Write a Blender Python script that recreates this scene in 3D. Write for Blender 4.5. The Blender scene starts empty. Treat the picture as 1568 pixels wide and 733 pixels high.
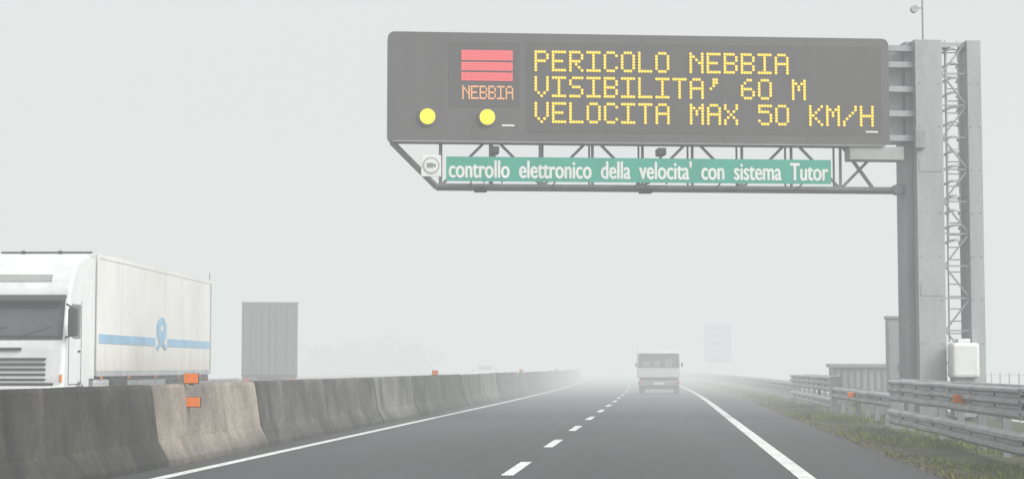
import bpy, bmesh, math, random
from mathutils import Vector, Matrix
import numpy as np
random.seed(7); rng=np.random.default_rng(7)
D=bpy.data; scene=bpy.context.scene; col=scene.collection
rad=math.radians

# ------------------------------------------------------------------ materials
def new_mat(name):
    m=D.materials.new(name); m.use_nodes=True
    nt=m.node_tree; b=nt.nodes['Principled BSDF']
    return m,nt,b
def ramp(nt,fac,stops):
    r=nt.nodes.new('ShaderNodeValToRGB'); e=r.color_ramp.elements
    while len(e)<len(stops): e.new(0.5)
    for i,(p,c) in enumerate(stops):
        e[i].position=p; e[i].color=(c[0],c[1],c[2],1) if hasattr(c,'__len__') else (c,c,c,1)
    nt.links.new(fac,r.inputs[0]); return r.outputs[0]
def noise(nt,scale,detail=6,rough=0.6,mapscale=None,kind='Object',dist=0.0):
    tc=nt.nodes.new('ShaderNodeTexCoord'); out=tc.outputs[kind]
    if mapscale:
        mp=nt.nodes.new('ShaderNodeMapping'); mp.inputs['Scale'].default_value=mapscale
        nt.links.new(out,mp.inputs[0]); out=mp.outputs[0]
    n=nt.nodes.new('ShaderNodeTexNoise'); n.inputs['Scale'].default_value=scale
    n.inputs['Detail'].default_value=detail; n.inputs['Roughness'].default_value=rough; n.inputs['Distortion'].default_value=dist
    nt.links.new(out,n.inputs['Vector']); return n.outputs['Fac']
def mul(nt,a,b,fac=1.0,mode='MULTIPLY'):
    m=nt.nodes.new('ShaderNodeMix'); m.data_type='RGBA'; m.blend_type=mode
    m.inputs[0].default_value=fac
    nt.links.new(a,m.inputs[6])
    nt.links.new(b,m.inputs[7]); return m.outputs[2]
def bump(nt,b,h,strength=0.3,dist=0.01):
    n=nt.nodes.new('ShaderNodeBump'); n.inputs['Strength'].default_value=strength; n.inputs['Distance'].default_value=dist
    nt.links.new(h,n.inputs['Height']); nt.links.new(n.outputs[0],b.inputs['Normal'])
def dirty(name,c,rough=0.6,metal=0.0,dirt=0.35,scale=2.0,streak=(1,1,0.25),dirtcol=None):
    m,nt,b=new_mat(name)
    d=dirtcol or tuple(x*(1-dirt) for x in c)
    n=noise(nt,scale,6,0.65,streak)
    cc=ramp(nt,n,[(0.3,d),(0.62,c)])
    n2=noise(nt,scale*9,4,0.6)
    cc=mul(nt,cc,ramp(nt,n2,[(0.3,0.88),(0.7,1.0)]))
    nt.links.new(cc,b.inputs['Base Color'])
    b.inputs['Roughness'].default_value=rough; b.inputs['Metallic'].default_value=metal
    return m
def emit(name,c,s):
    m,nt,b=new_mat(name); b.inputs['Base Color'].default_value=(c[0]*.4,c[1]*.4,c[2]*.4,1)
    n=noise(nt,30,2)
    cc=ramp(nt,n,[(0.3,tuple(x*.85 for x in c)),(0.7,c)])
    nt.links.new(cc,b.inputs['Emission Color']); b.inputs['Emission Strength'].default_value=s
    return m

M={}
M['steel']=dirty('galvanised_steel',(.50,.52,.525),.45,.25,.38,1.6)
M['steel_d']=dirty('dull_steel',(.30,.31,.315),.6,.15,.35,1.5)
M['column']=dirty('painted_column_steel',(.38,.40,.405),.55,.05,.28,.9)
M['panel']=dirty('sign_matrix_face',(.080,.069,.071),.6,0,.2,1.5)
M['panel_frame']=dirty('sign_housing',(.108,.097,.100),.5,.1,.2,1.5)
M['dark']=dirty('black_plastic',(.03,.03,.032),.6,0,.3,4)
M['rubber']=dirty('tyre_rubber',(.025,.025,.025),.85,0,.3,4)
M['white']=dirty('white_paint',(.80,.81,.80),.4,0,.15,1.2)
M['cabwhite']=dirty('cab_white_paint',(.76,.77,.77),.3,0,.18,.9)
M['blue']=dirty('faded_blue_print',(.27,.50,.70),.5,0,.3,2)
M['green']=dirty('green_sign_film',(.03,.36,.25),.5,0,.2,2)
M['signwhite']=dirty('sign_lettering',(.82,.84,.82),.5,0,.12,3)
M['grey']=dirty('grey_cabinet',(.40,.41,.40),.6,0,.25,1.2)
M['orange']=dirty('orange_reflector',(.92,.22,.03),.4,0,.15,6)
M['truckgrey']=dirty('grey_tarpaulin',(.17,.20,.20),.6,0,.15,1.0)
M['red']=dirty('red_lamp',(.45,.03,.02),.35,0,.1,6)
M['bluesign']=dirty('blue_sign_film',(.25,.40,.56),.5,0,.15,2)
M['amber']=emit('amber_led',(1.0,.66,.03),1.12)
M['redled']=emit('red_led',(1.0,.13,.15),1.0)
M['pinkled']=emit('orange_led',(1.0,.48,.22),.9)
M['lamp']=emit('yellow_flasher_lens',(1.0,.80,.01),1.7)
M['head']=emit('headlamp_lens',(1.0,.98,.9),3.0)
def trailer():
    m,nt,b=new_mat('trailer_panel')
    n=noise(nt,.45,7,.65,(1,.6,.45)); c=ramp(nt,n,[(.32,(.60,.585,.54)),(.6,(.73,.725,.69))])
    s=noise(nt,.8,7,.7,(1,1.6,.22),dist=.4); c=mul(nt,c,ramp(nt,s,[(.30,(.84,.81,.76)),(.46,(1,1,1))]))
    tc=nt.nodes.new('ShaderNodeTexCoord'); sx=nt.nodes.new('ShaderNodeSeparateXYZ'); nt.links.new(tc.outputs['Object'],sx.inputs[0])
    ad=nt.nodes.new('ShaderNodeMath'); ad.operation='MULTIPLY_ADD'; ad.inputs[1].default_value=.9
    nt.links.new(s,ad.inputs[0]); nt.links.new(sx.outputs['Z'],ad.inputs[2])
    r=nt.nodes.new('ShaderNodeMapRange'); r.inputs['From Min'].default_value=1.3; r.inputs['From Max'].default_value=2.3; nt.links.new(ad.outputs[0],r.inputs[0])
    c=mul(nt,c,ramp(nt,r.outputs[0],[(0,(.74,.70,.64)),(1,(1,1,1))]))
    nt.links.new(c,b.inputs['Base Color']); b.inputs['Roughness'].default_value=.5
    bump(nt,b,noise(nt,.9,3),.25,.02); return m
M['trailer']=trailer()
def glass():
    m,nt,b=new_mat('window_glass'); n=noise(nt,1.5,3)
    nt.links.new(ramp(nt,n,[(0.3,(.03,.036,.04)),(0.7,(.07,.08,.085))]),b.inputs['Base Color'])
    b.inputs['Roughness'].default_value=.12; b.inputs['Specular IOR Level'].default_value=.6; return m
M['glass']=glass()

def asphalt():
    m,nt,b=new_mat('asphalt')
    big=noise(nt,.35,6,.6,(1,.12,1)); c=ramp(nt,big,[(.3,(.029,.030,.033)),(.7,(.045,.046,.049))])
    band=noise(nt,1.5,4,.55,(1,.004,1)); c=mul(nt,c,ramp(nt,band,[(.32,.60),(.66,1.35)]))
    fine=noise(nt,38,4,.8); c=mul(nt,c,ramp(nt,fine,[(.3,.5),(.7,1.45)]))
    patch=noise(nt,.12,3,.5,(1,.25,1)); c=mul(nt,c,ramp(nt,patch,[(.42,.86),(.52,1.06)]))
    nt.links.new(c,b.inputs['Base Color'])
    nt.links.new(ramp(nt,band,[(.3,.50),(.7,.72)]),b.inputs['Roughness'])
    bump(nt,b,fine,.35,.006); return m
M['asphalt']=asphalt()
def paint():
    m,nt,b=new_mat('road_paint')
    f=noise(nt,14,6,.75); g=noise(nt,1.2,4,.6)
    c=ramp(nt,f,[(.34,(.20,.20,.20)),(.48,(.80,.81,.80))]); c=mul(nt,c,ramp(nt,g,[(.3,.75),(.7,1.0)]))
    nt.links.new(c,b.inputs['Base Color']); b.inputs['Roughness'].default_value=.6; return m
M['paint']=paint()
def concrete(name,lo,hi,dark,bias,foot=.35):
    m,nt,b=new_mat(name)
    st=noise(nt,1.5,8,.7,(1,.7,.5),dist=.5); c=ramp(nt,st,[(bias-.13,dark),(bias+.0,lo),(bias+.2,hi)])
    sp=noise(nt,.55,5,.6); c=mul(nt,c,ramp(nt,sp,[(.35,.5),(.6,1.1)]))
    run=noise(nt,1.0,7,.75,(1,3.0,.55),dist=.8); c=mul(nt,c,ramp(nt,run,[(.34,.70),(.52,1.06)]))
    f=noise(nt,19,6,.8); c=mul(nt,c,ramp(nt,f,[(.3,.55),(.65,1.2)]))
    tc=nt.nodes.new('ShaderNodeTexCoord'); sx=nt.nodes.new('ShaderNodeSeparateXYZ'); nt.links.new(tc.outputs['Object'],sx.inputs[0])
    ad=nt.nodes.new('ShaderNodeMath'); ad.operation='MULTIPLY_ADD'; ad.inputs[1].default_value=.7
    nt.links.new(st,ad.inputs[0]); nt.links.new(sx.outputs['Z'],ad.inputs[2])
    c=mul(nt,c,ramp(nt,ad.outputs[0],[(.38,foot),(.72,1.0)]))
    nt.links.new(c,b.inputs['Base Color']); b.inputs['Roughness'].default_value=.9
    bump(nt,b,f,.6,.012); return m
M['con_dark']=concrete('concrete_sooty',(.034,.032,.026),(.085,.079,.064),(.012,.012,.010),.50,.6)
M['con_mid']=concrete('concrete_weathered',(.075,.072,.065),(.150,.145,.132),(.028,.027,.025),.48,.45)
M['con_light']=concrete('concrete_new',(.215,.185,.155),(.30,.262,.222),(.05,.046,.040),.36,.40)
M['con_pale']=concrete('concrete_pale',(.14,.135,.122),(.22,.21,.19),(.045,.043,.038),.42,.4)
M['con_plain']=concrete('concrete_footing',(.2,.2,.19),(.3,.3,.28),(.1,.1,.09),.4)
def ground_mat():
    m,nt,b=new_mat('verge_earth_and_grass')
    n=noise(nt,.8,8,.65); c=ramp(nt,n,[(.32,(.050,.044,.032)),(.48,(.065,.066,.028)),(.64,(.095,.11,.035))])
    f=noise(nt,18,6,.75); c=mul(nt,c,ramp(nt,f,[(.3,.5),(.7,1.3)]))
    nt.links.new(c,b.inputs['Base Color']); b.inputs['Roughness'].default_value=1; bump(nt,b,f,.8,.04); return m
M['ground']=ground_mat()
def leafmat(name,a,bb,c3,sc=1.1):
    m,nt,b=new_mat(name); n=noise(nt,sc,5,.7)
    nt.links.new(ramp(nt,n,[(.3,a),(.5,bb),(.7,c3)]),b.inputs['Base Color']); b.inputs['Roughness'].default_value=.8; return m
M['grass']=leafmat('grass_blades',(.075,.075,.025),(.14,.165,.032),(.27,.28,.055))
M['leaf']=leafmat('foliage',(.03,.045,.02),(.05,.07,.03),(.08,.09,.045))
M['bark']=leafmat('bark',(.05,.04,.03),(.07,.06,.05),(.1,.09,.08))
M['litter']=leafmat('dry_leaves',(.07,.045,.03),(.15,.10,.06),(.25,.20,.12),6)

# ------------------------------------------------------------------ mesh helpers
def empty(name,loc=(0,0,0),rz=0):
    e=D.objects.new(name,None); e.location=loc; e.rotation_euler=(0,0,rz); e.empty_display_size=.3
    col.objects.link(e); return e
def obj(name,verts,faces,mat,parent=None,smooth=False):
    me=D.meshes.new(name); me.from_pydata([tuple(v) for v in verts],[],faces); me.update()
    o=D.objects.new(name,me); col.objects.link(o)
    if mat: me.materials.append(M[mat] if isinstance(mat,str) else mat)
    if parent: o.parent=parent
    if smooth:
        for p in me.polygons: p.use_smooth=True
    return o
def bmobj(name,bm,mat,parent=None,smooth=False):
    bmesh.ops.recalc_face_normals(bm,faces=bm.faces)
    me=D.meshes.new(name); bm.to_mesh(me); bm.free()
    o=D.objects.new(name,me); col.objects.link(o); me.materials.append(M[mat])
    if parent: o.parent=parent
    if smooth:
        for p in me.polygons: p.use_smooth=True
    return o
def box(name,x0,x1,y0,y1,z0,z1,mat,parent=None,bev=0):
    bm=bmesh.new(); bmesh.ops.create_cube(bm,size=1)
    for v in bm.verts:
        v.co=Vector(((x0+x1)/2+v.co.x*(x1-x0),(y0+y1)/2+v.co.y*(y1-y0),(z0+z1)/2+v.co.z*(z1-z0)))
    if bev: bmesh.ops.bevel(bm,geom=bm.edges[:],offset=bev,segments=3,affect='EDGES',profile=.5)
    return bmobj(name,bm,mat,parent)
def bars(name,segs,mat,parent=None,r=.04,n=8,sq=False):
    V=[];F=[]
    if sq: n=4
    for s in segs:
        p=Vector(s[0]);q=Vector(s[1]);rr=s[2] if len(s)>2 else r
        d=(q-p).normalized(); up=Vector((0,0,1)) if abs(d.z)<.95 else Vector((1,0,0))
        a=d.cross(up).normalized(); b=a.cross(d).normalized(); k=len(V)
        for e in (p,q):
            for i in range(n):
                t=2*math.pi*(i+.5)/n; V.append(e+a*math.cos(t)*rr+b*math.sin(t)*rr)
        for i in range(n):
            j=(i+1)%n; F.append((k+i,k+j,k+n+j,k+n+i))
        F.append(tuple(k+i for i in reversed(range(n)))); F.append(tuple(k+n+i for i in range(n)))
    return obj(name,V,F,mat,parent,False)
def extrude_profile(name,prof,x0,x1,mat,parent=None,bev=0,seg=3):
    bm=bmesh.new()
    a=[bm.verts.new((x0,y,z)) for y,z in prof]; b=[bm.verts.new((x1,y,z)) for y,z in prof]
    bm.faces.new(a); bm.faces.new(b[::-1])
    n=len(prof)
    for i in range(n): bm.faces.new((a[i],a[(i+1)%n],b[(i+1)%n],b[i]))
    bmesh.ops.recalc_face_normals(bm,faces=bm.faces)
    if bev: bmesh.ops.bevel(bm,geom=bm.edges[:],offset=bev,segments=seg,affect='EDGES',profile=.5)
    return bmobj(name,bm,mat,parent)
def disc_y(name,cx,cy,cz,r,depth,mat,parent=None,n=28,squash=1):
    V=[];F=[]
    for y in (cy,cy+depth):
        for i in range(n):
            t=2*math.pi*i/n; V.append((cx+math.cos(t)*r,y,cz+math.sin(t)*r*squash))
    for i in range(n):
        j=(i+1)%n; F.append((i,j,n+j,n+i))
    F.append(tuple(range(n))[::-1]); F.append(tuple(range(n,2*n)))
    return obj(name,V,F,mat,parent)
def wheel(name,cx,cy,r,w,parent):
    V=[];F=[];n=28
    prof=[(-w/2,r*.55),(-w/2,r*.93),(-w/2+.03,r),(w/2-.03,r),(w/2,r*.93),(w/2,r*.55),(w/2-.06,r*.5),(w/2-.06,.08),(w/2,.06),(w/2,0.001)]
    for (x,rr) in prof:
        for i in range(n):
            t=2*math.pi*i/n; V.append((cx+x,cy+math.cos(t)*rr,r+math.sin(t)*rr))
    for k in range(len(prof)-1):
        for i in range(n):
            j=(i+1)%n; F.append((k*n+i,k*n+j,(k+1)*n+j,(k+1)*n+i))
    return obj(name,V,F,'rubber',parent)

RB=3600.
def bend(y):
    y0=60.
    if y<=y0: return 0.
    if y<420: return -(y-y0)**2/(2*RB)
    return -(360**2)/(2*RB)-(y-420)*360/RB
ROWS=[-60,-20,0,20,40,60]+list(range(70,420,10))+list(range(420,1500,60))+[1500,2600]
def strip(name,x0,x1,z,ys,mat,parent=None):
    V=[];F=[]
    for i,y in enumerate(ys):
        V+= [(x0+bend(y),y,z),(x1+bend(y),y,z)]
        if i: k=2*i; F.append((k-2,k-1,k+1,k))
    return obj(name,V,F,mat,parent)

# ------------------------------------------------------------------ terrain and roads
prof=[(-3000,-2.5),(-300,-2.2),(-40,-1.6),(-25,-.5),(-22,0),(-20,0),(3.2,0),(4.2,.03),(5.2,.03),(8.4,-.02),(9.2,-.4),(14,-2.6),(300,-3),(3000,-3)]
V=[];F=[]
for i,y in enumerate(ROWS):
    for x,z in prof: V.append((x+bend(y),y,z))
    if i:
        n=len(prof)
        for k in range(n-1):
            a=(i-1)*n+k; F.append((a,a+1,a+1+n,a+n))
obj('ground',V,F,'ground')
V=[];F=[];ys=list(np.arange(-60,110,.5))+list(range(110,420,10))+list(range(420,1500,60))+[2600]
e_=0
for i,y in enumerate(ys):
    y=float(y); e_=e_*.8+random.uniform(-.03,.03)
    V+=[(-6.5+bend(y),y,.006),(3.2+e_+bend(y),y,.006)]
    if i: k=2*i; F.append((k-2,k-1,k+1,k))
obj('road',V,F,'asphalt')
strip('opposite_road',-20,-6.8,.005,ROWS,'asphalt')
mk=empty('road_markings')
LR=[y for y in ROWS if y<1300]
strip('left_edge_line',-5.87,-5.70,.012,LR,'paint',mk)
strip('right_edge_line',1.52,1.72,.012,LR,'paint',mk)
strip('opposite_edge_line',-8.0,-7.85,.012,LR,'paint',mk)
strip('opposite_outer_line',-16.4,-16.2,.012,LR,'paint',mk)
V=[];F=[]
def dashes(x,y0,per,ln,w=.15):
    y=y0
    while y<600:
        k=len(V)
        V.extend([(x-w/2+bend(y),y,.012),(x+w/2+bend(y),y,.012),(x+w/2+bend(y+ln),y+ln,.012),(x-w/2+bend(y+ln),y+ln,.012)])
        F.append((k,k+1,k+2,k+3)); y+=per
dashes(-1.86,21.6-7.6*4,7.6,3.1)
dashes(-12.0,14,7.6,3.1)
obj('lane_dashes',V,F,'paint',mk)

# ------------------------------------------------------------------ concrete median barrier
bar=empty('concrete_barrier')
pr=[(.31,0),(.31,.08),(.175,.33),(.09,1.0),(.07,1.045),(-.07,1.045),(-.09,1.0),(-.175,.33),(-.31,.08),(-.31,0)]
y=23.2-6*8; i=0
while y<640:
    V=[];F=[]; cx=-6.66; L=6.0
    tilt=random.uniform(-.012,.012); off=random.uniform(-.02,.02); hz=random.uniform(-.015,.015)
    yy=[y+.02,y+L-.02]; n=len(pr)
    rings=[yy[0]]+[y+L*t for t in (.02,.1,.2,.3,.4,.5,.6,.7,.8,.9,.98)]+[yy[1]]
    rx=random.uniform(0,60)   # own stain pattern for every casting
    o0=Vector((cx+bend(y),y,0))
    for r_i,ry in enumerate(rings):
        sh=.97 if r_i in(0,len(rings)-1) else 1
        for (x,z) in pr:
            V.append((x*sh+off+tilt*z+bend(ry)-bend(y)+random.uniform(-.003,.003),ry-y,z*(1 if z<.5 else sh)+(hz if z>.5 else 0)+random.uniform(-.006,.004)*(z>.5)))
    for r_i in range(1,len(rings)):
        for k in range(n-1):
            a=(r_i-1)*n+k; F.append((a,a+1,a+1+n,a+n))
    F.append(tuple(range(n))); F.append(tuple(range((len(rings)-1)*n,len(rings)*n))[::-1])
    if abs(y-23.2)<.1: mt='con_light'
    elif y<23: mt='con_dark'
    elif abs(y-41.2)<.1 or abs(y-65.2)<.1: mt='con_pale'
    elif random.random()<.3: mt='con_dark'
    else: mt='con_mid'
    # shift the mesh data along y so the procedural stains differ between castings
    V=[(a,b+rx,c) for a,b,c in V]
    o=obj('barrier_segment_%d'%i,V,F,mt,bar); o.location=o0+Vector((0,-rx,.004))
    i+=1; y+=6.0
def reflector(x,y,z,w=.2,h=.13):
    e=empty('barrier_reflector',(x,y,z))
    box('lens',-w/2,w/2,-.02,.0,-h/2,h/2,'orange',e,.008)
    box('housing',-w/2-.006,w/2+.006,.0,.035,-h/2-.006,h/2+.006,'dark',e,.004)
    return e
e=reflector(-6.5,24.8,1.125); box('foot',-.03,.03,.0,.04,-.09,-.06,'dark',e)
reflector(-6.47,24.8,.80)
for yy in (51.7,84,118): e=reflector(-6.5+bend(yy),yy,1.125,.16,.13); box('foot',-.03,.03,.0,.04,-.09,-.06,'dark',e)

# ------------------------------------------------------------------ guard rails
W3=[(0,0),(.02,.02),(.07,.05),(.07,.10),(.0,.145),(.0,.17),(.07,.215),(.07,.26),(.0,.30),(0,.325),(.07,.365),(.07,.40),(.02,.42),(0,.43)]
W2=[(0,0),(.02,.015),(.075,.05),(.075,.10),(.0,.14),(0,.17),(.075,.21),(.075,.26),(.02,.295),(0,.31)]
def beam(name,x,y0,y1,z,P,mat,parent,side=-1,step=2.0):
    V=[];F=[];n=len(P); ys=[]; yv=y0
    while yv<y1-.01: ys.append(yv); yv+=step
    ys.append(y1)
    for j,yv in enumerate(ys[:-1]):
        wob=random.uniform(-.012,.012)
        for q,yk in enumerate((yv,ys[j+1]+(.12 if j<len(ys)-2 else 0))):
            for (dx,dz) in P:
                V.append((x+side*(dx+(.006 if q==1 else 0))+bend(yk)+wob,yk,z+dz+wob*.6))
        k=2*n*j
        for a in range(n-1): F.append((k+a,k+a+1,k+n+a+1,k+n+a))
    o=obj(name,V,F,mat,parent)
    s=o.modifiers.new('thickness','SOLIDIFY'); s.thickness=.004
    return o
def posts(name,x,y0,y1,h,parent,step=2.0,w=.1,back=1):
    V=[];F=[]; yv=y0+.15
    while yv<y1:
        bx=x+bend(yv)
        for (a,b,c,d,z0,z1) in ((.10,.22,-.04,.04,-.1,h),(0,.10,-.03,.03,h-.30,h-.10),(.0,.10,-.03,.03,.28,.42)):
            k=len(V)
            for zz in (z0,z1):
                V.extend([(bx+back*a,yv+c,zz),(bx+back*b,yv+c,zz),(bx+back*b,yv+d,zz),(bx+back*a,yv+d,zz)])
            F.extend([(k,k+3,k+2,k+1),(k+4,k+5,k+6,k+7),(k,k+1,k+5,k+4),(k+1,k+2,k+6,k+5),(k+2,k+3,k+7,k+6),(k+3,k,k+4,k+7)])
        yv+=step
    return obj(name,V,F,'steel_d',parent)
GX=4.6
def bolts(name,x,y0,y1,zs,parent):
    bars(name,[((x-.03+bend(yk),yk+.06,z),(x+.0+bend(yk),yk+.06,z),.02) for yk in np.arange(y0+2,y1-.5,2) for z in zs],'dark',parent,n=6)
def high_rail(y0,y1):
    g=empty('guard_rail'); beam('upper_beam',GX,y0,y1,.60,W3,'steel',g); beam('lower_beam',GX,y0,y1,.14,W2,'steel',g)
    posts('posts',GX,y0,y1,1.0,g,2.0); bolts('splice_bolts',GX,y0,y1,(.755,.905,.295),g)
    bars('top_pipe',[((GX+.16+bend(a),a,1.02),(GX+.16+bend(a+4),a+4,1.02)) for a in np.arange(y0,y1-3.9,4)],'steel',g,.03)
    return g
def low_rail(y0,y1):
    g=empty('guard_rail'); beam('beam',GX+.05,y0,y1,.44,W2,'steel',g); posts('posts',GX+.05,y0,y1,.76,g,2.0); bolts('splice_bolts',GX+.05,y0,min(y1,80),(.595,),g); return g
g=high_rail(-6,38); box('end_plate',GX-.02,GX+.26,37.96,38.06,.0,1.05,'steel_d',g)
low_rail(38.1,51); g=high_rail(51.1,67); box('end_plate',GX-.02,GX+.26,51.0,51.08,.0,1.03,'steel_d',g)
low_rail(67.1,230)
g=empty('guard_rail'); beam('beam',-20.4,0,400,.44,W2,'steel',g,side=1); posts('posts',-20.4,0,400,.76,g,3.0,back=-1)
for (yy,zz) in ((28.6,.80),(44.8,.62)):
    e=empty('guard_rail_reflector',(GX-.12,yy,zz)); box('lens',-.08,.08,-.02,0,-.065,.065,'orange',e,.006); box('bracket',-.05,.12,0,.02,-.05,.05,'steel_d',e)

# ------------------------------------------------------------------ gantry with message board
G=empty('variable_message_sign_gantry',(-6.51,42.6,0),rad(9.5))
bm=bmesh.new(); bmesh.ops.create_cube(bm,size=1)
x0,x1,y0_,y1_,z0,z1=0,12.14,0,.55,6.61,9.23
for v in bm.verts: v.co=Vector(((x0+x1)/2+v.co.x*(x1-x0),(y0_+y1_)/2+v.co.y*(y1_-y0_),(z0+z1)/2+v.co.z*(z1-z0)))
es=[e for e in bm.edges if abs(e.verts[0].co.y-e.verts[1].co.y)>.1]
bmesh.ops.bevel(bm,geom=es,offset=.16,segments=5,affect='EDGES',profile=.5)
bmobj('board_housing',bm,'panel_frame',G)
box('matrix_face',3.3,11.95,-.006,-.001,6.85,9.02,'panel',G)
box('pictogram_face',1.45,3.15,-.006,-.001,7.45,9.0,'panel',G)
box('bottom_lip',.12,12.0,-.03,.0,6.60,6.63,'steel_d',G)
for k in range(1,6):
    xx=12.14*k/6
    box('panel_joint_%d'%k,xx-.006,xx+.006,-.009,-.006,6.66,9.18,'panel_frame',G)
FONT={'P':["11110","10001","10001","11110","10000","10000","10000"],'E':["11111","10000","10000","11110","10000","10000","11111"],
'R':["11110","10001","10001","11110","10100","10010","10001"],'I':["11111","00100","00100","00100","00100","00100","11111"],
'C':["01110","10001","10000","10000","10000","10001","01110"],'O':["01110","10001","10001","10001","10001","10001","01110"],
'L':["10000","10000","10000","10000","10000","10000","11111"],'N':["10001","11001","10101","10011","10001","10001","10001"],
'B':["11110","10001","10001","11110","10001","10001","11110"],'A':["01110","10001","10001","11111","10001","10001","10001"],
'V':["10001","10001","10001","10001","10001","01010","00100"],'S':["01111","10000","10000","01110","00001","00001","11110"],
'T':["11111","00100","00100","00100","00100","00100","00100"],'M':["10001","11011","10101","10101","10001","10001","10001"],
'X':["10001","10001","01010","00100","01010","10001","10001"],'K':["10001","10010","10100","11000","10100","10010","10001"],
'H':["10001","10001","10001","11111","10001","10001","10001"],
'/':["00001","00001","00010","00100","01000","10000","10000"],"'":["00110","00110","00100","01000","00000","00000","00000"],
'6':["00110","01000","10000","11110","10001","10001","01110"],'0':["01110","10001","10001","10001","10001","10001","01110"],
'5':["11111","10000","11110","00001","00001","10001","01110"],' ':["00000"]*7}
def led(name,text,x,zb,pitch,dx,dz,r,mat):
    V=[];F=[]
    for i,ch in enumerate(text):
        for rr,row in enumerate(FONT[ch]):
            for cc,b in enumerate(row):
                if b=='1':
                    cx=x+i*pitch+cc*dx; cz=zb+(6-rr)*dz; k=len(V)
                    for t in range(8):
                        a=2*math.pi*(t+.5)/8; V.append((cx+math.cos(a)*r,-.022,cz+math.sin(a)*r))
                    F.append(tuple(range(k,k+8)))
    return obj(name,V,F,mat,G)
led('text_line_1','PERICOLO NEBBIA',3.53,8.35,.416,.070,.073,.036,'amber')
led('text_line_2',"VISIBILITA' 60 M",3.53,7.73,.416,.070,.073,.036,'amber')
led('text_line_3','VELOCITA MAX 50 KM/H',3.53,7.11,.416,.070,.073,.036,'amber')
led('pictogram_text','NEBBIA',1.79,7.65,.207,.037,.047,.021,'pinkled')
V=[];F=[]
for rr in range(18):
    if rr in (5,11): continue
    for cc in range(30):
        cx=1.77+cc*.041; cz=8.09+rr*.041; k=len(V)
        for t in range(6):
            a=2*math.pi*t/6; V.append((cx+math.cos(a)*.021,-.022,cz+math.sin(a)*.021))
        F.append(tuple(range(k,k+6)))
obj('fog_pictogram',V,F,'redled',G)
for n_,sx in (('a',.95),('b',2.37)):
    disc_y('flasher_rim_'+n_,sx,-.05,7.2,.225,.05,'panel_frame',G)
    disc_y('flasher_lens_'+n_,sx,-.075,7.2,.18,.024,'lamp',G)
box('maker_label_a',2.72,3.02,-.012,-.0,6.99,7.03,'signwhite',G); box('maker_label_b',11.55,11.85,-.012,-.0,6.93,6.97,'signwhite',G)
zb=5.62; zt=6.85
T=[]
for yy in (.62,1.25):
    T.append(((1.21,yy,zb),(12.6,yy,zb),.06)); T.append(((.1,yy,zt),(12.6,yy,zt),.06))
    T.append(((.1,yy,6.72),(1.21,yy,zb),.045))
    nb=9; xs=[1.3+i*(12.3-1.3)/nb for i in range(nb+1)]
    for i in range(nb):
        T.append(((xs[i],yy,zb),(xs[i],yy,zt),.036 if yy<1 else .026))
        if yy<1:
            a,b=(zb,zt) if i%2==0 else (zt,zb)
            T.append(((xs[i],yy,a),(xs[i+1],yy,b),.036))
        else: T.append(((xs[i],.62,zb),(xs[i],1.25,zb),.03)); T.append(((xs[i],.62,zb),(xs[i+1],1.25,zb),.025))
T.append(((11.0,.62,zt),(11.9,.62,zb),.045))
bars('cantilever_truss',T,'steel_d',G,n=8)
box('rear_beam',.3,12.62,.62,1.05,7.2,7.6,'steel_d',G)
box('rear_beam_upper',.3,12.62,.62,1.05,8.5,8.8,'steel_d',G)
box('junction_box',11.15,12.5,.02,.5,6.27,6.60,'grey',G,.02)
for k,sx in enumerate((2.55,6.55)):
    box('speed_camera_%d'%k,sx-.1,sx+.1,-.15,.3,6.33,6.5,'dark',G,.02)
    bars('speed_camera_mount_%d'%k,[((sx,.1,6.33),(sx+.22,.55,5.7),.022),((sx,.1,6.33),(sx-.22,.55,5.7),.022)],'steel_d',G)
    box('sensor_%d'%k,sx-.45,sx-.15,.4,.7,5.47,5.55,'dark',G,.01)
box('green_sign_plate',1.39,10.64,-.16,-.13,5.66,6.24,'green',G)
bars('green_sign_brackets',[((sx,-.12,5.72),(sx,.6,5.62),.02) for sx in (2,4,6,8,10)],'steel_d',G)
cu=D.curves.new('sign_text','FONT'); cu.body="controllo  elettronico  della  velocita'  con  sistema  Tutor"; cu.size=.5; cu.offset=.0
to=D.objects.new('tmp',cu); col.objects.link(to); bpy.context.view_layer.update()
me=D.meshes.new_from_object(to); D.objects.remove(to)
xs=[v.co.x for v in me.vertices]; w0=min(xs); w1=max(xs); zs=[v.co.y for v in me.vertices]; mz,xz=min(zs),max(zs)
base=[((v.co.x-w0)/(w1-w0)*9.1+1.46,(v.co.y-mz)/(xz-mz)*.43+5.74) for v in me.vertices]
bf=[tuple(p.vertices) for p in me.polygons]; V=[];F=[]
for q,(ox,oz) in enumerate(((-.014,0),(0,0),(.014,0),(0,.008),(0,-.008))):
    k=len(V); V+=[(a+ox,-.164-.001*q,b+oz) for a,b in base]; F+=[tuple(j+k for j in f) for f in bf]
obj('green_sign_lettering',V,F,'signwhite',G)
box('camera_sign_plate',.80,1.27,-.16,-.13,5.76,6.27,'signwhite',G,.01)
disc_y('camera_sign_disc',1.035,-.166,6.02,.20,.005,'grey',G); disc_y('camera_sign_inner',1.035,-.171,6.02,.165,.004,'signwhite',G)
box('camera_sign_symbol',.93,1.08,-.178,-.172,5.97,6.08,'steel_d',G); extrude_profile('camera_sign_lens',[(-.178,5.99),(-.172,5.99),(-.172,6.06),(-.178,6.06)],1.085,1.15,'steel_d',G)
cz=9.22
box('column_left_upright',12.78,13.45,-.05,1.20,.12,cz,'column',G,.012)
box('column_left_flange',12.62,12.78,.25,1.10,.12,cz-.01,'steel_d',G,.008)
box('column_right_upright',14.07,14.42,-.05,.62,.12,cz,'column',G,.012)
box('column_cap',13.45,14.07,.1,.5,cz-.16,cz-.04,'column',G)
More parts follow.
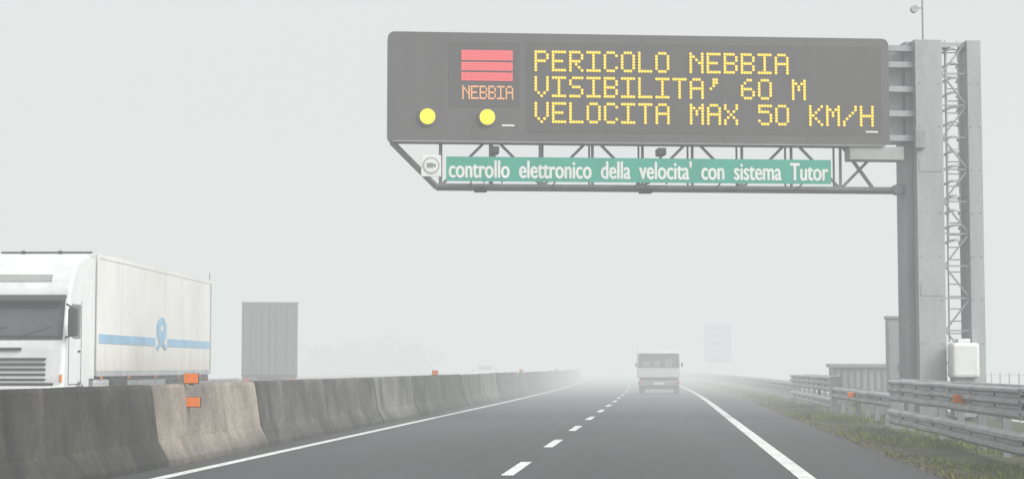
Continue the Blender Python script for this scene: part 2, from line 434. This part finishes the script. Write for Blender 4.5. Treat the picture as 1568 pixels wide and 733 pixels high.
box('column_foot',12.4,14.8,-.3,1.5,-.3,.115,'con_plain',G)
T=[]; zz=.6; k=0
while zz<8.8:
    T.append(((13.45,.02,zz),(14.07,.02,zz+.78),.026)) if k%2==0 else T.append(((14.07,.02,zz),(13.45,.02,zz+.78),.026))
    T.append(((13.45,.02,zz),(14.07,.02,zz),.024))
    zz+=.78;k+=1
bars('column_lacing',T,'steel_d',G,sq=True)
T=[]
for sx in (13.70,14.02): T.append(((sx,.5,1.9),(sx,.5,9.3),.018))
zz=2.1
while zz<9.2: T.append(((13.70,.5,zz),(14.02,.5,zz),.013)); zz+=.3
bars('ladder',T,'steel',G)
T=[];zz=4.3
while zz<9.1:
    pts=[(13.80+.17*math.cos(a),.45-.36*math.sin(a),zz+.06*math.sin(a)) for a in [math.pi*i/8 for i in range(9)]]
    for a,b in zip(pts,pts[1:]): T.append((a,b,.034))
    zz+=.36
for a in (.5,2.6): T.append(((13.80+.17*math.cos(a),.45-.36*math.sin(a),4.3),(13.80+.17*math.cos(a),.45-.36*math.sin(a),9.0),.018))
bars('ladder_cage',T,'signwhite',G,n=6)
for k,zz in enumerate((6.75,7.35,7.95,8.55,8.95)):
    box('board_bracket_%d'%k,12.14,12.80,.08,.24,zz,zz+.14,'column',G)
box('column_bracket_plate',12.16,12.61,.42,.5,6.7,9.1,'column',G)
disc_y('chord_end_flange',12.5,.5,5.62,.13,.3,'steel_d',G)
box('column_service_box',12.72,12.98,-.18,-.065,6.55,7.0,'steel_d',G,.015)
box('control_cabinet',13.42,14.10,-.55,-.12,1.02,1.86,'white',G,.08)
box('control_cabinet_neck',13.6,13.9,-.45,-.2,1.86,1.96,'white',G,.02)
box('control_cabinet_stand',13.5,14.0,-.45,-.12,.1,1.02,'steel_d',G)
bars('antenna_mast',[((13.0,.0,9.1),(13.0,.0,11.4),.022),((13.0,.0,10.0),(12.80,.0,10.0),.014)],'steel_d',G)
disc_y('weather_sensor',12.80,-.06,9.97,.09,.14,'grey',G,16)
T=[]
for zz in np.arange(.8,9,1.05):
    for sx in (12.87,13.36,14.14,14.35): T.append(((sx,-.065,zz),(sx,-.03,zz),.018))
bars('column_bolts',T,'steel_d',G,n=6)
for k,zz in enumerate((3.0,6.0)): box('column_splice_%d'%k,12.84,13.40,-.062,-.05,zz,zz+.3,'column',G)

# ------------------------------------------------------------------ roadside cabinets
c=empty('roadside_cabinet',(5.05,56,0))
box('body',0,2.2,0,1.2,.0,1.28,'grey',c,.01)
box('roof',-.08,2.28,-.1,1.3,1.285,1.39,'grey',c,.02)
for k in range(11): box('rib_%d'%k,.08+k*.2,.14+k*.2,-.03,-.0,.12,1.22,'steel_d',c)
box('plinth',-.04,2.24,-.04,1.24,-.1,.09,'con_plain',c)
c=empty('electrical_cabinet',(5.98,50,0))
box('body',0,.42,0,.4,.1,2.58,'grey',c,.015); box('cap',-.03,.45,-.03,.43,2.58,2.66,'column',c,.01)
box('door',.04,.38,-.012,-.001,.3,2.4,'column',c); box('handle',.31,.34,-.04,-.012,1.2,1.4,'dark',c); box('plinth',-.05,.47,-.05,.45,-.1,.1,'con_plain',c)

# ------------------------------------------------------------------ far blue sign
s=empty('road_sign',(5.9+bend(185)+1.6,185,0))
box('plate',-1.35,1.35,0,.04,1.8,5.7,'bluesign',s,.02); box('border',-1.28,1.28,-.008,-.002,5.5,5.58,'signwhite',s)
bars('posts',[((-.8,.08,-.4),(-.8,.08,5.2)),((.8,.08,-.4),(.8,.08,5.2))],'steel_d',s,.05)
for k,zz in enumerate((4.6,3.9,3.1,2.4)): box('legend_%d'%k,-.9,.3+.2*(k%3),-.01,-.002,zz,zz+.25,'signwhite',s)

# ------------------------------------------------------------------ lorry
def truck(name,loc,rz,boxmat,cabmat,logo=True):
    t=empty(name,loc,rz)
    P=[(.12,.42),(.0,.55),(-.02,1.05),(.06,1.75),(.12,1.90),(.50,2.88),(.52,3.02),(.70,3.34),(1.1,3.76),(1.8,3.93),(2.25,3.93),(2.25,1.0),(2.25,.75),(.9,.75),(.9,.42)]
    extrude_profile('cab_body',P,-1.23,1.23,cabmat,t,.09,4)
    def slab(nm,pts,mat,th=.02):
        v=[Vector(p) for p in pts]; nn=(v[1]-v[0]).cross(v[2]-v[0]).normalized()
        V=[p for p in v]+[p+nn*th for p in v]; n=len(v)
        F=[tuple(range(n))[::-1],tuple(range(n,2*n))]+[(i,(i+1)%n,n+(i+1)%n,n+i) for i in range(n)]
        return obj(nm,V,F,mat,t)
    slab('windscreen',[(-1.1,.125,1.98),(1.1,.125,1.98),(1.06,.435,2.74),(-1.06,.435,2.74)],'glass',.025)
    slab('windscreen_surround',[(-1.16,.11,1.90),(1.16,.11,1.90),(1.12,.47,2.82),(-1.12,.47,2.82)],'dark',.012)
    extrude_profile('sun_visor',[(.20,2.74),(.18,2.80),(.50,2.93),(.52,2.86)],-1.14,1.14,'dark',t,.01,1)
    bars('wipers',[((-.8,.08,1.97),(-.1,.18,2.2),.012),((.2,.08,1.97),(.9,.18,2.2),.012)],'dark',t)
    for k in range(5): box('grille_slot_%d'%k,-.82,.82,-.035,.02,.98+k*.115,1.03+k*.115,'dark',t)
    box('badge',-.25,.25,-.0,.05,1.66,1.72,'dark',t)
    extrude_profile('roof_recess',[(.62,3.24),(.70,3.40),(.74,3.38),(.68,3.22)],-.75,.75,'grey',t)
    box('bumper',-1.22,1.22,-.08,.12,.42,.86,cabmat,t,.05)
    box('front_step_gap',-1.0,1.0,-.05,.0,.875,.93,'dark',t)
    for s_ in (-1,1):
        box('headlamp_%d'%s_,s_*1.0-.2,s_*1.0+.2,-.095,.05,.60,.82,'signwhite',t,.04)
        box('indicator_%d'%s_,s_*1.17-.03,s_*1.17+.03,-.04,.1,.95,1.12,'orange',t,.02)
        box('mirror_%d'%s_,s_*1.42-.11,s_*1.42+.11,-.06,.10,1.98,2.62,'dark',t,.05)
        bars('mirror_arm_%d'%s_,[((s_*1.2,.3,2.7),(s_*1.42,.02,2.6),.025),((s_*1.2,.2,1.95),(s_*1.42,.02,2.0),.025)],'dark',t)
        xa=s_*1.235; xb=s_*1.25
        lo,hi=min(xa,xb),max(xa,xb)
        extrude_profile('side_window_%d'%s_,[(.45,2.02),(.62,2.72),(1.30,2.72),(1.30,1.95),(.8,1.95)],lo,hi,'glass',t,0)
        xa=s_*1.231; xb=s_*1.240; lo,hi=min(xa,xb),max(xa,xb)
        box('door_seam_a_%d'%s_,lo,hi,1.42,1.435,.9,2.8,'dark',t); box('door_seam_b_%d'%s_,lo,hi,.36,.375,.9,1.95,'dark',t)
        box('door_seam_c_%d'%s_,lo,hi,.38,1.42,.885,.90,'dark',t); box('door_handle_%d'%s_,lo,hi,1.15,1.36,1.62,1.67,'dark',t)
        box('side_fairing_%d'%s_,s_*1.20-.03,s_*1.20+.03,2.25,2.66,1.0,3.86,cabmat,t,.02)
        box('fuel_tank_%d'%s_,s_*1.0-.22,s_*1.0+.22,2.8,4.2,.45,1.0,'steel',t,.08)
        for wy,nm in ((1.35,'front'),(5.0,'drive'),(11.2,'trailer_a'),(12.5,'trailer_b'),(13.8,'trailer_c')): wheel('wheel_%s_%d'%(nm,s_),s_*1.08,wy,.5,.3,t)
        box('side_guard_%d'%s_,s_*1.22-.015,s_*1.22+.015,6.0,10.4,.55,.95,'steel_d',t)
    box('chassis',-.45,.45,1.0,16.3,.62,.95,'dark',t)
    box('under_frame',-1.2,1.2,4.2,16.6,.92,1.075,'dark',t)
    Lb=16.75
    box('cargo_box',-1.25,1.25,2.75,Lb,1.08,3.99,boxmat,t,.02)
    for s_ in (-1,1):
        e=s_*1.25
        box('bottom_rail_%d'%s_,e-.012,e+.012,2.74,Lb+.01,1.06,1.20,'steel',t); box('top_rail_%d'%s_,e-.014,e+.014,2.74,Lb+.01,3.90,4.01,boxmat,t)
        box('front_post_%d'%s_,e-.014,e+.014,2.73,2.87,1.2,3.90,boxmat,t); box('rear_post_%d'%s_,e-.014,e+.014,Lb-.12,Lb+.012,1.2,3.90,'grey',t)
        T=[]
        for yy in np.arange(5.2,Lb-.5,2.4): T.append(((e,yy,1.21),(e,yy,3.89),.003))
        bars('panel_seams_%d'%s_,T,'grey',t,n=4)
        for yy in (3.2,6,9,12,15): box('marker_lamp_%d_%d'%(s_,int(yy)),e-.02,e+.02,yy,yy+.1,1.0,1.05,'orange',t)
    box('front_cooler',-.95,.95,2.40,2.74,2.6,3.9,'grey',t,.04)
    bars('roof_edge_items',[((-1.1,2.8,4.03),(1.1,2.8,4.03),.025),((-.6,2.9,4.0),(-.6,2.9,4.08),.05),((.3,2.9,4.0),(.3,2.9,4.08),.05),((1.2,Lb,3.95),(1.2,Lb,4.25),.012)],'dark',t)
    if logo:
        box('stripe_front',1.255,1.262,2.95,9.0,1.86,2.08,'blue',t); box('stripe_rear',1.255,1.262,10.5,Lb-.2,1.86,2.08,'blue',t)
        V=[];F=[];n=28
        for i in range(n): a=2*math.pi*i/n; V.append((1.262,9.75+.62*math.cos(a),2.3+.36*math.sin(a)))
        F.append(tuple(range(n))); obj('logo_disc',V,F,'blue',t)
        V=[];F=[]
        for i in range(n): a=2*math.pi*i/n; V.append((1.266,9.75+.16*math.cos(a),2.36+.08*math.sin(a)))
        F.append(tuple(range(n))); obj('logo_inner',V,F,'trailer',t)
        extrude_profile('logo_wings',[(9.05,1.8),(9.75,2.1),(10.45,1.8),(10.2,1.75),(9.75,1.9),(9.3,1.75)],1.268,1.272,'blue',t)
    box('rear_bumper',-1.2,1.2,Lb,Lb+.08,.5,.65,'dark',t)
    for s_ in (-1,1): box('tail_lamp_%d'%s_,s_*1.0-.18,s_*1.0+.18,Lb,Lb+.05,.85,1.0,'red',t,.01)
    for k in range(2): box('rear_door_bar_%d'%k,-.4+.8*k-.02,-.4+.8*k+.02,Lb,Lb+.04,1.15,3.9,'steel_d',t)
    return t
truck('lorry',(-14.67,40.1,0),rad(3.0),'trailer','cabwhite')

# box truck on the far side, seen from its rear doors
b=empty('box_truck',(-17.0,78,0),rad(12.6))
box('cargo_box',-1.2,1.2,0,7.0,.95,4.05,'truckgrey',b,.03)
for k in range(9): box('door_rib_%d'%k,-1.12+k*.27,-1.06+k*.27,-.025,.0,1.1,3.95,'truckgrey',b)
box('roof_frame',-1.22,1.22,-.03,.1,4.0,4.09,'truckgrey',b); box('rear_sill',-1.2,1.2,-.05,.1,.86,.945,'dark',b)
box('door_gap',-.015,.015,-.03,-.026,1.0,3.95,'dark',b); bars('door_lock_rods',[((sx,-.05,1.0),(sx,-.05,3.9),.018) for sx in (-.75,-.3,.3,.75)],'truckgrey',b)
box('chassis',-.5,.5,.2,9.2,.55,.85,'dark',b); box('bumper',-1.15,1.15,-.05,.08,.45,.58,'dark',b)
extrude_profile('cab',[(7.2,.6),(7.2,2.9),(8.6,2.95),(9.1,2.1),(9.25,1.6),(9.3,.5)],-1.15,1.15,'truckgrey',b,.06)
for s_ in (-1,1):
    for wy in (1.6,8.2): wheel('wheel_%d_%d'%(s_,int(wy)),s_*1.02,wy,.48,.28,b)
    box('tail_lamp_%d'%s_,s_*.98-.15,s_*.98+.15,-.07,-.0,.68,.82,'red',b,.01); box('mud_flap_%d'%s_,s_*.98-.2,s_*.98+.2,.95,.97,.2,.8,'dark',b)
    box('cab_window_%d'%s_,s_*1.152-.004,s_*1.152+.004,7.7,8.6,1.75,2.5,'glass',b)

# ------------------------------------------------------------------ van seen from behind
v=empty('van',(-.27,87,0))
extrude_profile('body',[(0,.78),(-.02,1.25),(.10,1.95),(.2,2.05),(3.2,2.05),(3.9,1.35),(4.7,1.15),(4.8,.75)],-1.04,1.04,'white',v,.07,3)
V=[(-.97,-.03,1.28),(.97,-.03,1.28),(.93,.055,1.93),(-.93,.055,1.93)]
obj('rear_window',V+[(a,b_-.02,c) for a,b_,c in V],[(0,1,2,3),(7,6,5,4),(0,4,5,1),(1,5,6,2),(2,6,7,3),(3,7,4,0)],'glass',v)
for k,sx in enumerate((-.6,-.1,.45)):
    box('load_%d'%k,sx-.17,sx+.17,-.062,-.03,1.30,1.55+.06*k,'steel_d',v,.01)
box('under_body',-.92,.92,.1,4.6,.24,.78,'dark',v,.03)
box('rear_bumper',-.96,.96,-.10,.1,.40,.66,'steel_d',v,.04); box('number_plate',-.26,.26,-.115,-.10,.46,.57,'signwhite',v)
box('tow_bar',-.5,.5,-.05,.1,.25,.36,'dark',v)
for s_ in (-1,1):
    wheel('wheel_rear_%d'%s_,s_*.84,.9,.34,.24,v); wheel('wheel_front_%d'%s_,s_*.84,3.9,.34,.24,v)
    box('tail_lamp_%d'%s_,s_*.88-.09,s_*.88+.09,-.115,-.09,.50,.62,'red',v,.01); box('mud_flap_%d'%s_,s_*.82-.13,s_*.82+.13,.48,.5,.12,.5,'dark',v)
    box('mirror_%d'%s_,s_*1.10-.06,s_*1.10+.06,3.3,3.42,1.3,1.5,'dark',v,.02)
    box('side_window_%d'%s_,s_*1.042-.004,s_*1.042+.004,.5,3.1,1.3,1.88,'glass',v)

# ------------------------------------------------------------------ far oncoming car
def car(x,y,mat):
    c=empty('car',(x+bend(y),y,0))
    extrude_profile('body',[(0,.35),(-.02,.7),(.1,.85),(1.1,.98),(1.2,.99),(3.7,1.0),(4.2,.95),(4.25,.4)],-.87,.87,mat,c,.06,3)
    extrude_profile('cabin',[(1.0,.96),(1.75,1.45),(2.9,1.47),(3.8,.98)],-.72,.72,mat,c,.06,2)
    V=[(-.62,1.12,1.05),(.62,1.12,1.05),(.58,1.66,1.40),(-.58,1.66,1.40)]
    obj('windscreen',[(a,b-.03,z+.02) for a,b,z in V],[(0,1,2,3)],'glass',c)
    for s_ in (-1,1):
        disc_y('headlamp_%d'%s_,s_*.62,-.04,.68,.09,.06,'head',c,16); wheel('wheel_f_%d'%s_,s_*.76,.8,.31,.2,c); wheel('wheel_r_%d'%s_,s_*.76,3.4,.31,.2,c)
        box('mirror_%d'%s_,s_*.98-.09,s_*.98+.09,1.3,1.4,.98,1.1,'dark',c,.02)
        box('side_window_%d'%s_,s_*.722-.004,s_*.722+.004,1.6,3.2,1.05,1.38,'glass',c)
    box('grille',-.4,.4,-.035,.0,.45,.62,'dark',c)
car(-14.3,158,'white')

# ------------------------------------------------------------------ distant trees
def tree_mass(name,centres):
    t=empty(name); T=[];V=[];F=[]
    for (x,y,h,w) in centres:
        zb=-2.0
        T.append(((x,y,zb),(x,y,zb+h*.6),.16))
        for k in range(7):
            a=random.uniform(0,6.28); zz=zb+h*random.uniform(.3,.6); T.append(((x,y,zz),(x+math.cos(a)*w*.7,y+math.sin(a)*w*.5,zz+h*.32),.06))
        cl=[(x+random.gauss(0,w*.45),y+random.gauss(0,w*.4),zb+h*random.uniform(.3,.95),random.uniform(.5,1.1)*w*.42) for _ in range(12)]
        for (cx,cy,cz_,r) in cl:
            for _ in range(60):
                d=rng.normal(size=3); d/=np.linalg.norm(d); p=np.array([cx,cy,cz_])+d*r*random.random()**.4*np.array([1,1,.8])
                if p[2]<zb: continue
                a=rng.normal(size=3); a/=np.linalg.norm(a); b=np.cross(a,rng.normal(size=3)); b/=np.linalg.norm(b); s_=random.uniform(.12,.26); k=len(V)
                V.extend([p-a*s_-b*s_*.6,p+a*s_-b*s_*.6,p+a*s_+b*s_*.6,p-a*s_+b*s_*.6]); F.append((k,k+1,k+2,k+3))
    bars('trunks_and_limbs',T,'bark',t,n=6); obj('crowns',V,F,'leaf',t)
cs=[]
for k in range(24):
    y=random.uniform(220,290); x=-y*random.uniform(.130,.19)
    cs.append((x,y,random.uniform(4.5,7.0),random.uniform(2.5,4)))
tree_mass('distant_trees',cs)

# ------------------------------------------------------------------ verge grass
V=[];F=[]
def tuft(x,y,z,h,n):
    for _ in range(n):
        a=random.uniform(0,6.28); r=random.uniform(0,.07); px=x+math.cos(a)*r; py=y+math.sin(a)*r
        l=h*random.uniform(.5,1.2); b=random.uniform(0,6.28); w=random.uniform(.005,.011); lean=l*random.uniform(.1,.7)
        dx,dy=math.cos(b),math.sin(b); k=len(V)
        V.extend([(px-dy*w,py+dx*w,z),(px+dy*w,py-dx*w,z),(px+dx*lean*.4+dy*w*.7,py+dy*lean*.4-dx*w*.7,z+l*.6),(px+dx*lean,py+dy*lean,z+l)])
        F.append((k,k+1,k+2)); F.append((k,k+2,k+3))
for _ in range(9000):
    y=17+48*random.random()**1.5; x=3.2+2.4*random.random()
    clump=math.sin(x*2.9+y*.9)+math.sin(y*.47+x*1.3)+random.uniform(-.7,.7)
    if clump<.2 or (x<3.55 and random.random()<.7): continue
    tuft(x,y,.0,random.uniform(.03,.09)*(1+.5*max(0,clump)),8)
for _ in range(1200):
    y=random.uniform(65,150); tuft(random.uniform(3.5,5.6)+bend(y),y,.02,random.uniform(.08,.2),6)
obj('verge_grass',V,F,'grass')
V=[];F=[]
for _ in range(3200):
    y=17+50*random.random()**1.4; x=3.25+abs(random.gauss(0,.28))-.1
    s_=random.uniform(.012,.035); a=random.uniform(0,3.14); z=.012+random.uniform(0,.015); k=len(V)
    for q in range(4):
        t=a+q*math.pi/2; V.append((x+math.cos(t)*s_*(1 if q%2 else .6),y+math.sin(t)*s_*(1 if q%2 else .6),z+random.uniform(0,.015)))
    F.append((k,k+1,k+2,k+3))
obj('leaf_litter',V,F,'litter')

# ------------------------------------------------------------------ field fence to the right
f=empty('field_fence'); T=[]
for yy in np.arange(30,150,2.5): T.append(((17,yy,-2.8),(17,yy,1.0),.04))
for zz in (-.6,-.1,.4,.9):T.append(((17,30,zz),(17,148,zz),.008))
bars('posts_and_wires',T,'steel_d',f,n=5)

# ------------------------------------------------------------------ fog: thin mist nearby, thickening banks further along the road
LF=(.775,.808,.80)
def fog(name,sig,y0,y1,top,wd):
    m=D.materials.new(name+'_volume'); m.use_nodes=True; nt=m.node_tree; nt.nodes.clear()
    out=nt.nodes.new('ShaderNodeOutputMaterial'); ab=nt.nodes.new('ShaderNodeVolumeAbsorption'); em=nt.nodes.new('ShaderNodeEmission'); ad=nt.nodes.new('ShaderNodeAddShader')
    ab.inputs['Color'].default_value=(0,0,0,1); ab.inputs['Density'].default_value=sig
    em.inputs['Color'].default_value=(*LF,1); em.inputs['Strength'].default_value=sig  # fog emits its own glow, standing in for daylight scattered inside it
    nt.links.new(ab.outputs[0],ad.inputs[0]); nt.links.new(em.outputs[0],ad.inputs[1]); nt.links.new(ad.outputs[0],out.inputs['Volume'])
    M[name]=m; box(name,-wd,wd,y0,y1,-8,top,name)
fog('fog',.0054,-400,46,36,1800)
fog('fog_bank',.0112,46.02,72,36,1800)
fog('fog_bank',.0170,72.02,2400,36,1800)

# ------------------------------------------------------------------ sky, sun, camera
w=D.worlds.new('World'); scene.world=w; w.use_nodes=True; nt=w.node_tree; bg=nt.nodes['Background']
sky=nt.nodes.new('ShaderNodeTexSky'); sky.sky_type='NISHITA'; sky.sun_disc=False
sky.sun_elevation=rad(40); sky.sun_rotation=rad(115); sky.dust_density=6; sky.air_density=1.2
hs=nt.nodes.new('ShaderNodeHueSaturation'); hs.inputs['Saturation'].default_value=.10; hs.inputs['Value'].default_value=1.7
nt.links.new(sky.outputs[0],hs.inputs['Color']); nt.links.new(hs.outputs[0],bg.inputs['Color']); bg.inputs['Strength'].default_value=.15
L=D.lights.new('sun','SUN'); L.energy=1.0; L.angle=rad(25); L.color=(1,.97,.93)
so=D.objects.new('sun',L); col.objects.link(so)
el,az=rad(40),rad(115); d=Vector((math.sin(az)*math.cos(el),math.cos(az)*math.cos(el),math.sin(el)))
so.rotation_euler=(-d).to_track_quat('-Z','Y').to_euler(); so.location=(0,0,50)
cam=D.cameras.new('camera'); co=D.objects.new('camera',cam); col.objects.link(co)
cam.sensor_width=36; cam.lens=2800/1568*36; cam.clip_end=6000; cam.clip_start=.1
co.location=(0,0,1.28); co.rotation_euler=(rad(90+3.99),0,rad(4.76))
scene.camera=co
scene.view_settings.view_transform='Standard'; scene.view_settings.look='None'; scene.view_settings.exposure=0
